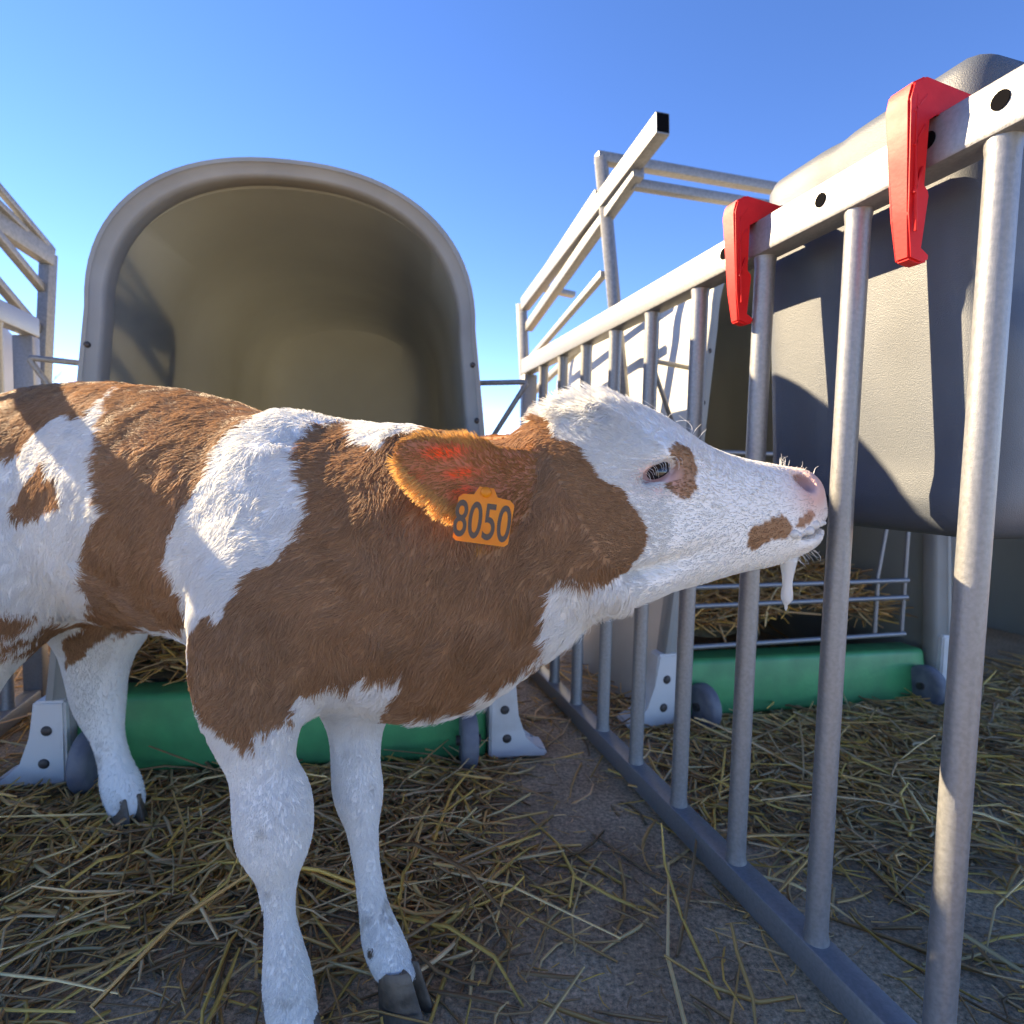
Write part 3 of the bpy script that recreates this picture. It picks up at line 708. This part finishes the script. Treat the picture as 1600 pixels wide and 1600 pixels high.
PATCH['neck'] = [(-0.012,0.751),(-0.015,0.774),(0.014,0.772),(0.064,0.752),(0.089,0.745),(0.103,0.769),(0.146,0.779),(0.245,0.774),(0.244,0.78),(0.256,0.788),(0.275,0.782),(0.302,0.755),(0.324,0.748),(0.332,0.733),(0.344,0.717),(0.366,0.704),(0.383,0.68),(0.39,0.659),(0.391,0.637),(0.37,0.613),(0.34,0.595),(0.305,0.604),(0.295,0.585),(0.287,0.562),(0.287,0.528),(0.277,0.509),(0.236,0.469),(0.197,0.44),(0.169,0.438),(0.119,0.412),(0.037,0.349),(0.092,0.417),(0.134,0.466),(0.145,0.492),(0.092,0.479),(0.058,0.469),(0.031,0.459),(0.021,0.452),(0.015,0.43),(0.01,0.413),(0.007,0.429),(-0.002,0.4),(-0.021,0.413),(-0.039,0.435),(-0.075,0.466),(-0.084,0.495),(-0.084,0.53),(-0.046,0.558),(-0.028,0.554),(-0.02,0.57),(-0.009,0.598),(0.017,0.619),(0.033,0.648),(0.024,0.698),(-0.004,0.728)]
PATCH['withers_spot'] = [(0.071,0.71),(0.071,0.718),(0.075,0.733),(0.082,0.729),(0.077,0.713)]
PATCH['eye_patch'] = [(0.402,0.749),(0.412,0.759),(0.424,0.752),(0.433,0.73),(0.433,0.709),(0.428,0.693),(0.417,0.698),(0.408,0.71),(0.409,0.726),(0.413,0.737)]
PATCH['lip'] = [(0.483,0.636),(0.484,0.656),(0.501,0.668),(0.521,0.675),(0.529,0.671),(0.534,0.655),(0.523,0.645),(0.505,0.642),(0.488,0.629)]
PATCH['lip2'] = [(0.534,0.655),(0.539,0.667),(0.547,0.68),(0.554,0.682),(0.555,0.672),(0.548,0.661)]
PATCH['hind'] = [(-0.698,0.325),(-0.653,0.398),(-0.541,0.456),(-0.593,0.432),(-0.608,0.396),(-0.634,0.367)]
PATCH['thigh'] = [(-0.566,0.504),(-0.531,0.488),(-0.514,0.496),(-0.539,0.457),(-0.559,0.43),(-0.566,0.421),(-0.625,0.384)]

BROWN, WHITE, PINK = np.array([.37, .205, .115]), np.array([.80, .80, .78]), np.array([.62, .33, .28])
def inside_poly(x, y, poly):
    c = np.zeros(len(x), bool); n = len(poly)
    for i in range(n):
        (x0, y0), (x1, y1) = poly[i], poly[(i + 1) % n]
        if y0 == y1: continue
        c ^= ((y0 > y) != (y1 > y)) & (x < (x1 - x0) * (y - y0) / (y1 - y0) + x0)
    return c
def coat(P, jag=1.0):
    """(n,3) points -> ginger share 0..1"""
    s = (P - CO) @ CD; z = P[:, 2]
    jag = jag * np.where(s > .28, .3, np.where(s < -.6, .45, .8)); s = s + ((vnoise(P, 60, 31) - .5) * .016 + (vnoise(P, 160, 32) - .5) * .010) * jag; z = z + ((vnoise(P, 55, 33) - .5) * .020 + (vnoise(P, 150, 34) - .5) * .014) * jag
    o = np.zeros(len(P), bool)
    for nm, pl in PATCH.items():
        q = inside_poly(s, z, pl)
        if nm.startswith('leg_'):
            pass
        o |= q
    return o
lat = (BV - CO) @ CR
brown = coat(BV); earm = np.isin(REG, ('ear', 'far_ear')); brown = brown | earm
brown[np.isin(REG, ('far_fore',)) & (BV[:, 2] < .44)] = False
BC = np.where(brown[:, None], BROWN * .85, WHITE * .97)
def near(p, r): return np.exp(-(((BV - p) / np.array(r)) ** 2).sum(1))
pk = np.clip(near(at(1258, 765, .775), (.028, .06, .030)) * 1.5, 0, 1) * .85 + np.clip(near(at(1020, 748, .68), (.027, .05, .017)) * 1.6, 0, 1) * .85
pk = np.clip(pk, 0, 1)[:, None]; BC = BC * (1 - pk) + PINK * pk
# dung and mud on the lower legs and knees
legm = np.isin(REG, ('near_fore', 'far_fore', 'near_hind', 'far_hind'))
def stain(P): return np.clip((vnoise(P, 40, 81) * .6 + vnoise(P, 110, 82) * .4 - .68 + .12 * np.clip((.16 - P[:, 2]) / .16, 0, 1)) * 7, 0, 1) * np.clip((.46 - P[:, 2]) / .2, 0, 1)
MUD = np.array([.22, .17, .11]); sm = (stain(BV) * legm * .35)[:, None]; BC = BC * (1 - sm) + MUD * sm
BC[earm] = BC[earm] * .5 + np.array([.42, .15, .08]) * .5
calf = empty('calf', V(CO)); tag(calf, 'brown and white calf with an orange ear tag drinking through the fence', 'calf')
def raw_mesh(name, vs_, fs, mat, parent):
    me = bpy.data.meshes.new(name); nv, nf = len(vs_), len(fs)
    me.vertices.add(nv); me.vertices.foreach_set('co', (vs_ - CO).astype(np.float32).ravel()); me.loops.add(nf * 4); me.loops.foreach_set('vertex_index', fs.astype(np.int32).ravel())
    me.polygons.add(nf); me.polygons.foreach_set('loop_start', np.arange(nf, dtype=np.int32) * 4); me.update(); me.validate()
    me.polygons.foreach_set('use_smooth', np.ones(nf, bool)); me.materials.append(mat)
    o = bpy.data.objects.new(name, me); COL.objects.link(o); o.parent = parent; return o
M_hide = attr_material('calf_hide', 'hide_colour', rough=.75, spec=.2)
nt = M_hide.node_tree; bsdf = nt.nodes['Principled BSDF']; a2 = nt.nodes.new('ShaderNodeAttribute'); a2.attribute_name = 'thin_skin'
tr = nt.nodes.new('ShaderNodeBsdfTranslucent'); tr.inputs[0].default_value = (.95, .22, .06, 1); mxs = nt.nodes.new('ShaderNodeMixShader')
nt.links.new(a2.outputs['Fac'], mxs.inputs[0]); nt.links.new(bsdf.outputs[0], mxs.inputs[1]); nt.links.new(tr.outputs[0], mxs.inputs[2]); nt.links.new(mxs.outputs[0], nt.nodes['Material Output'].inputs['Surface'])
body = raw_mesh('body', BV, BF, M_hide, calf)
ca = body.data.color_attributes.new('hide_colour', 'FLOAT_COLOR', 'POINT'); ca.data.foreach_set('color', np.concatenate([BC, np.ones((len(BC), 1))], 1).astype(np.float32).ravel())
ta = body.data.attributes.new('thin_skin', 'FLOAT', 'POINT'); ta.data.foreach_set('value', (earm * np.clip(.14 + sum(a_ * np.exp(-((BV[:, 0] - q_[0]) / w_) ** 2 - ((BV[:, 2] - q_[2] - .15 * (BV[:, 0] - q_[0])) / h_) ** 2) for q_, w_, h_, a_ in ((at(692, 707, .617), .020, .007, .75), (at(716, 740, .621), .018, .005, .6), (at(652, 742, .614), .010, .006, .4), (at(722, 768, .622), .011, .006, .5))) * (.6 + .8 * vnoise(BV, 150, 90)), .14, .85)).astype(np.float32))

# hooves: two claws each, flat sole, sloping toe wall, and the dewclaws behind
def hoof(px, py, Y, wd, dirx, toe=1.0):
    base = at(px, py, Y); d = Vector((dirx[0], dirx[1], 0)).normalized(); sdir = Vector((-d.y, d.x, 0)); O_ = Vector((base[0], base[1], 0)); H = base[2] + .014
    for sgn in (-1, 1):
        vs_, fs = [], []; S = 24; lev = [0, .03, .12, .35, .6, .82, .95, 1.0]
        for t_ in lev:
            sc_ = (1.0 - .30 * t_ ** .9) * (.94 if t_ == 0 else 1) * (.86 if t_ == 1 else 1)
            for k in range(S):
                a = 2 * math.pi * k / S; x, y = math.cos(a), math.sin(a)
                L = wd * (1.10 if x > 0 else .80) * sc_; W = wd * .50 * sc_
                yy = y * W * (1 - .34 * max(0, x) ** 2)
                if y * sgn < 0: yy *= .55                       # flat between the claws
                X = x * L + (1 - t_) * wd * .38 * toe - .10 * wd; Yy = yy + sgn * wd * (.33 + .03 * (1 - t_)) - sgn * max(0, x) ** 2 * wd * .05
                p = O_ + d * X + sdir * Yy; p.z = .003 + H * t_ * (1 - .25 * max(0, -x) * (t_ > .9)); vs_.append(p - V(CO))
        n_ = len(lev)
        for i in range(n_ - 1):
            for k in range(S): q = (k + 1) % S; fs.append((i * S + k, i * S + q, (i + 1) * S + q, (i + 1) * S + k))
        fs.append(tuple(range(S))[::-1]); fs.append(tuple(range((n_ - 1) * S, n_ * S)))
        mesh_obj('hoof', vs_, fs, M_horn, calf, autosmooth=50)
        q = O_ - d * wd * .80 + sdir * sgn * wd * .42; q.z = H + .020
        bm = bmesh.new(); bmesh.ops.create_uvsphere(bm, u_segments=12, v_segments=8, radius=.0085)
        for v in bm.verts: v.co.z *= 1.4
        bmesh.ops.translate(bm, verts=bm.verts, vec=q - V(CO)); bm_obj('dewclaw', bm, M_horn, calf, autosmooth=None)
hoof(463, 1612, .678, .038, (.85, -.5)); hoof(622, 1522, .758, .036, (.93, -.36)); hoof(198, 1252, 1.158, .038, (.8, -.6)); hoof(-44, 1390, .93, .038, (.85, -.5))

# ---- fur
NF = 380000
tri = np.concatenate([BF[:, [0, 1, 2]], BF[:, [0, 2, 3]]]); ar = np.linalg.norm(np.cross(BV[tri[:, 1]] - BV[tri[:, 0]], BV[tri[:, 2]] - BV[tri[:, 0]]), axis=1)
fn_ = BN[tri[:, 0]]; tc_ = BV[tri].mean(1); facing = ((CAM - tc_) * fn_).sum(1) / np.linalg.norm(CAM - tc_, axis=1)
lt = (tc_ - CO) @ CR
headz = np.isin(REG[tri[:, 0]], ('head', 'ear', 'far_ear'))
wgt = ar * np.where(lt > -.05, 1.0, .35) * np.where(headz, 2.6, np.where(np.isin(REG[tri[:, 0]], ('near_fore', 'far_fore')), 1.9, 1.0)) * np.where(tc_[:, 2] < .05, 0, 1)
ti = rng.choice(len(tri), NF, p=wgt / wgt.sum()); uv = rng.random((NF, 2)); fl = uv.sum(1) > 1; uv[fl] = 1 - uv[fl]
bw = np.stack([1 - uv.sum(1), uv[:, 0], uv[:, 1]], 1)
P0 = (BV[tri[ti]] * bw[:, :, None]).sum(1); Nn = (BN[tri[ti]] * bw[:, :, None]).sum(1); Nn /= np.linalg.norm(Nn, axis=1)[:, None]
Rg = REG[tri[ti, 0]]
# lie of the coat
down = np.array([0, 0, -1.0]); HA = at(1260, 800, .79) - at(900, 700, .737); HA /= np.linalg.norm(HA)
EA = at(618, 704, .612) - at(852, 728, .688); EA /= np.linalg.norm(EA)
FL = np.tile(-CD * .55 + down * .75, (NF, 1))
FL[Rg == 'head'] = -HA * .9 + down * .15; FL[Rg == 'neck'] = -HA * .45 + down * .85
for q in ('near_fore', 'far_fore', 'near_hind', 'far_hind', 'tail'): FL[Rg == q] = down - CD * .15
em = np.isin(Rg, ('ear', 'far_ear')); FL[em] = EA
ec = CH['ear'][0][:, :3]; ek = np.abs(P0[em][:, None, 0] - ec[None, :, 0]).argmin(1); off = P0[em] - ec[ek]; FL[em] = EA * .8 + off * np.array([0, 0, 22.0])
SW = np.stack([vnoise(P0, 11, 40 + k) for k in range(3)], 1) - .5; S2 = np.stack([vnoise(P0, 45, 50 + k) for k in range(3)], 1) - .5; S3 = np.stack([vnoise(P0, 130, 60 + k) for k in range(3)], 1) - .5
up_ = np.isin(Rg, ('torso', 'neck')) * 1.0 + np.isin(Rg, ('near_fore', 'far_fore', 'near_hind', 'far_hind', 'tail')) * np.clip((P0[:, 2] - .36) / .10, 0, 1); isb = up_[:, None]
FL[:] = FL * 1.0; lm_ = np.isin(Rg, ('near_fore', 'near_hind')); FL[lm_] = FL[lm_] * (1 - up_[lm_][:, None]) + (-CD * .55 + down * .75) * up_[lm_][:, None]
D = FL + SW * (.35 + .75 * isb) + S2 * (.10 + 1.0 * isb) + S3 * (.06 + .5 * isb) + rng.normal(0, .08, (NF, 3))
D -= Nn * (D * Nn).sum(1)[:, None]; D /= np.linalg.norm(D, axis=1)[:, None] + 1e-9
Ln = np.select([Rg == 'head', em], [.0062, .0060], .0066 + .0105 * up_)
hs_ = (P0 - at(900, 640, .737)); poll = np.exp(-(hs_ ** 2).sum(1) / .068 ** 2) * (Rg == 'head'); Ln = Ln + poll * .026
mz = np.clip((P0[:, 0] - .25) / .12, 0, 1) * (Rg == 'head'); Ln *= 1 - .55 * mz
belly = np.clip(-Nn[:, 2], 0, 1) * np.isin(Rg, ('torso', 'neck')) * (P0[:, 2] < .62); Ln += belly * .012
back_leg = np.isin(Rg, ('near_fore',)) * np.clip(-(Nn @ CD), 0, 1) * (P0[:, 2] > .2); Ln += back_leg * .010
Ln *= rng.uniform(.6, 1.2, NF) * (.75 + .5 * vnoise(P0, 30, 70))
keep = np.ones(NF, bool)
keep &= (np.linalg.norm((P0 - EYE) / np.array([.027, .05, .012]), axis=1) > 1) & (np.linalg.norm((P0 - at(1266, 768, .78)) / np.array([.020, .05, .024]), axis=1) > 1)
keep &= ~((P0[:, 2] < .035))
er = np.linalg.norm(off * np.array([.3, 0, 1]), axis=1) / CH['ear'][0][ek, 3]; rim = np.zeros(NF); rim[em] = np.clip((er - .62) / .3, 0, 1) * np.clip((ek - 9) / 4, 0, 1) * (Rg[em] == 'ear'); Ln += rim * .009
keep &= ~(em & (rng.random(NF) > .50 + .5 * rim))
lift = np.select([Rg == 'head', em], [.36, .25], .36 - .08 * up_) + (.02 + .26 * up_) * (vnoise(P0, 60, 71) - .5) + poll * .5 + rim * .35
lift = np.clip(lift, .06, 1.2)[:, None]
T = D * np.cos(lift) + Nn * np.sin(lift); curl = np.cross(Nn, D) * ((vnoise(P0, 70, 72) - .5) * (.08 + .8 * up_ + 5.0 * poll))[:, None]
L_ = Ln[:, None]
A0 = P0 - Nn * (.0004 + .0011 * up_[:, None]); A1 = P0 + T * L_ * .36; bd = .35 + .65 * up_[:, None]
A2 = A1 + (T * .9 - Nn * .10 * bd + curl * .6) * L_ * .33; A3 = A2 + (T * .75 - Nn * .28 * bd + curl * 1.1) * L_ * .33
HP = np.stack([A0, A1, A2, A3], 1)[keep]; Rk = Rg[keep]; n = len(HP)
isbr = coat(P0[keep], 1.0) | np.isin(Rk, ('ear', 'far_ear')); isbr &= ~(np.isin(Rk, ('far_fore',)) & (P0[keep][:, 2] < .44))
vb = np.clip(1 + rng.normal(0, .14, n) + (vnoise(P0[keep], 20, 73) - .5) * .35, .5, 1.6)[:, None]
HC = np.where(isbr[:, None], BROWN * vb * np.array([1, 1, 1]), WHITE * np.clip(.96 + (vb - 1) * .16, .7, 1.08))
pkm = np.clip(np.exp(-(((P0[keep] - at(1262, 765, .775)) / np.array([.04, .08, .04])) ** 2).sum(1)), 0, 1)[:, None] * .55; HC = HC * (1 - pkm) + PINK * pkm
ek2 = np.isin(Rk, ('ear', 'far_ear')); rk2 = rim[keep][ek2][:, None]; HC[ek2] = (np.array([.36, .16, .06]) * (1 - rk2) + np.array([.85, .48, .16]) * rk2) * vb[ek2]  # ear-edge strands coloured golden to carry the backlit sun glow
sm = (stain(P0[keep]) * np.isin(Rk, ('near_fore', 'far_fore', 'near_hind', 'far_hind')) * .3)[:, None]; HC = HC * (1 - sm) + MUD * sm
def hair_obj(name, pts, cols, r0, r1, mat, parent):
    n, K, _x = pts.shape; cu = bpy.data.hair_curves.new(name); cu.add_curves([K] * n)
    cu.attributes['position'].data.foreach_set('vector', (pts - CO).astype(np.float32).ravel())
    ra = cu.attributes.get('radius') or cu.attributes.new('radius', 'FLOAT', 'POINT'); rr = np.tile(np.linspace(r0, r1, K), n) * np.repeat(rng.uniform(.7, 1.3, n), K)
    ra.data.foreach_set('value', rr.astype(np.float32))
    c_ = cu.attributes.new('fur_colour', 'FLOAT_COLOR', 'CURVE'); c_.data.foreach_set('color', np.concatenate([cols, np.ones((n, 1))], 1).astype(np.float32).ravel())
    o = bpy.data.objects.new(name, cu); COL.objects.link(o); cu.materials.append(mat); o.parent = parent; return o
M_fur = attr_material('calf_fur', 'fur_colour', rough=.5, trans=.35, spec=.25)
fu = hair_obj('fur', HP, HC, .00042, .00010, M_fur, calf); fu['kind'] = 'stuff'

# ---- eye, lashes, whiskers, tag, milk
bm = bmesh.new(); bmesh.ops.create_uvsphere(bm, u_segments=24, v_segments=16, radius=.0185)
bmesh.ops.translate(bm, verts=bm.verts, vec=V(at(1031, 738, .700) - CO)); bm_obj('eye', bm, M_eye, calf, autosmooth=None)
n = 16; t_ = np.linspace(0, 1, n) + rng.normal(0, .02, n); ls = np.array([at(1000 + 60 * a, 742 - 27 * a - 6 * math.sin(math.pi * a), .676 - .006 * math.sin(math.pi * min(max(a, 0), 1))) for a in t_])
le = np.array([at(1016 + 50 * a + rng.normal(0, 3), 762 - 20 * a + rng.normal(0, 5), .662) for a in t_]); le = ls + (le - ls) * .6; mid = (ls * .5 + le * .5) + np.array([0, -.006, .001])
hair_obj('eyelashes', np.stack([ls, ls * .6 + mid * .4 + np.array([0, -.003, 0]), mid, le], 1), np.tile(WHITE, (n, 1)), .00026, .00012, M_fur, calf)['kind'] = 'stuff'
wl = []
for k in range(46):
    a = rng.random()
    if k < 16: p = at(1215 + 55 * a, 728 + 20 * a, .775); d = np.array([rng.normal(.1, .35), rng.normal(-.2, .2), 1.0]); L = rng.uniform(.008, .02)
    elif k < 34: p = at(1225 + 50 * a, 880 - 22 * a, .785); d = np.array([rng.normal(.6, .2), rng.normal(-.2, .2), -.6]); L = rng.uniform(.008, .018)
    else: p = at(1000 + 80 * a, 668 + 34 * a, .73); d = np.array([rng.normal(.3, .4), -.4, 1.0]); L = rng.uniform(.02, .04)
    d = d / np.linalg.norm(d); c = np.cross(d, [0, 1, 0]) * rng.normal(0, .2 if k < 34 else .6); wl.append([p, p + d * L * .35, p + (d + c * .3) * L * .7, p + (d * .9 + c) * L])
hair_obj('whiskers', np.array(wl), np.tile(WHITE, (len(wl), 1)), .00032, .00012, M_fur, calf)['kind'] = 'stuff'

TY = .600; tl_, tr_, br_, bl_ = at(712, 770, TY), at(804, 782, TY), at(797, 856, TY), at(703, 843, TY)
ctr = (tl_ + tr_ + br_ + bl_) / 4; tx = V((tr_ - tl_ + br_ - bl_)).normalized(); tn = tx.cross(V(tl_ - bl_)).normalized(); ty = tn.cross(tx); TR = Matrix((tx, ty, tn)).transposed().to_4x4()
wt, ht = float(np.linalg.norm(tr_ - tl_)), float(np.linalg.norm(tl_ - bl_))
bm = bmesh.new()
oc = [(-.46, -.44), (-.40, -.5), (.42, -.5), (.48, -.43), (.5, .40), (.42, .49), (.20, .52), (.12, .70), (-.12, .70), (-.20, .52), (-.38, .5), (-.45, .42)]
f0 = [bm.verts.new((x * wt, y * ht, .0009)) for x, y in oc]; f1 = [bm.verts.new((x * wt, y * ht, -.0009)) for x, y in oc]
bm.faces.new(f0); bm.faces.new(f1[::-1])
for k in range(len(oc)): bm.faces.new((f0[k], f0[(k + 1) % len(oc)], f1[(k + 1) % len(oc)], f1[k]))
eartag = bm_obj('ear_tag', bm, M_tag, calf, autosmooth=30); eartag.matrix_local = Matrix.Translation(V(ctr - CO)) @ TR
stud = disc_bolt('stud', (0, .60 * ht, .0009), (0, 0, 1), .0055, .004, M_tag, eartag)
tcv = bpy.data.curves.new('tag_number', 'FONT'); tcv.body = '8050'; tcv.size = .056; tcv.align_x = 'CENTER'; tcv.align_y = 'CENTER'; tcv.offset = .0006; tcv.extrude = .0001
_t = bpy.data.objects.new('tmp', tcv); COL.objects.link(_t); tme = bpy.data.meshes.new_from_object(_t.evaluated_get(bpy.context.evaluated_depsgraph_get())); bpy.data.objects.remove(_t)
tob = bpy.data.objects.new('tag_number', tme); COL.objects.link(tob); tme.materials.clear(); tme.materials.append(M_ink); tob.parent = eartag; tob.location = (0, -.06 * ht, .0013); tob.scale = (.52, .92, 1)

def lathe_drip():
    pr = [(0, 0), (868, 15), (880, 12.5), (893, 10), (905, 8), (916, 7.5), (927, 9), (936, 9), (942, 5.5), (946, 2.5), (950, 2.4), (954, 1.0)]
    pts = [at(1232 - (y - 870) * .04 if y < 940 else 1228, y, .782) - CO for y, _ in pr[1:]]; rr = [r_ / FPX * .782 for _, r_ in pr[1:]]
    return tube_pts(pts, rr, 16)
v, f = lathe_drip(); mesh_obj('milk_drip', v, f, M_milk, calf)
for (px, py, r_, Y) in ((1240, 834, 7, .744), (1247, 837, 5, .745), (1264, 829, 7, .749), (1271, 820, 8, .754), (1279, 817, 7, .765), (1286, 817, 4, .77), (1256, 833, 3.5, .747)):
    bm = bmesh.new(); bmesh.ops.create_uvsphere(bm, u_segments=14, v_segments=10, radius=r_ / FPX * .77)
    for vv in bm.verts: vv.co.x *= 1.25
    bmesh.ops.translate(bm, verts=bm.verts, vec=V(at(px, py, Y) - CO)); bm_obj('milk_foam', bm, M_milk, calf, autosmooth=None)
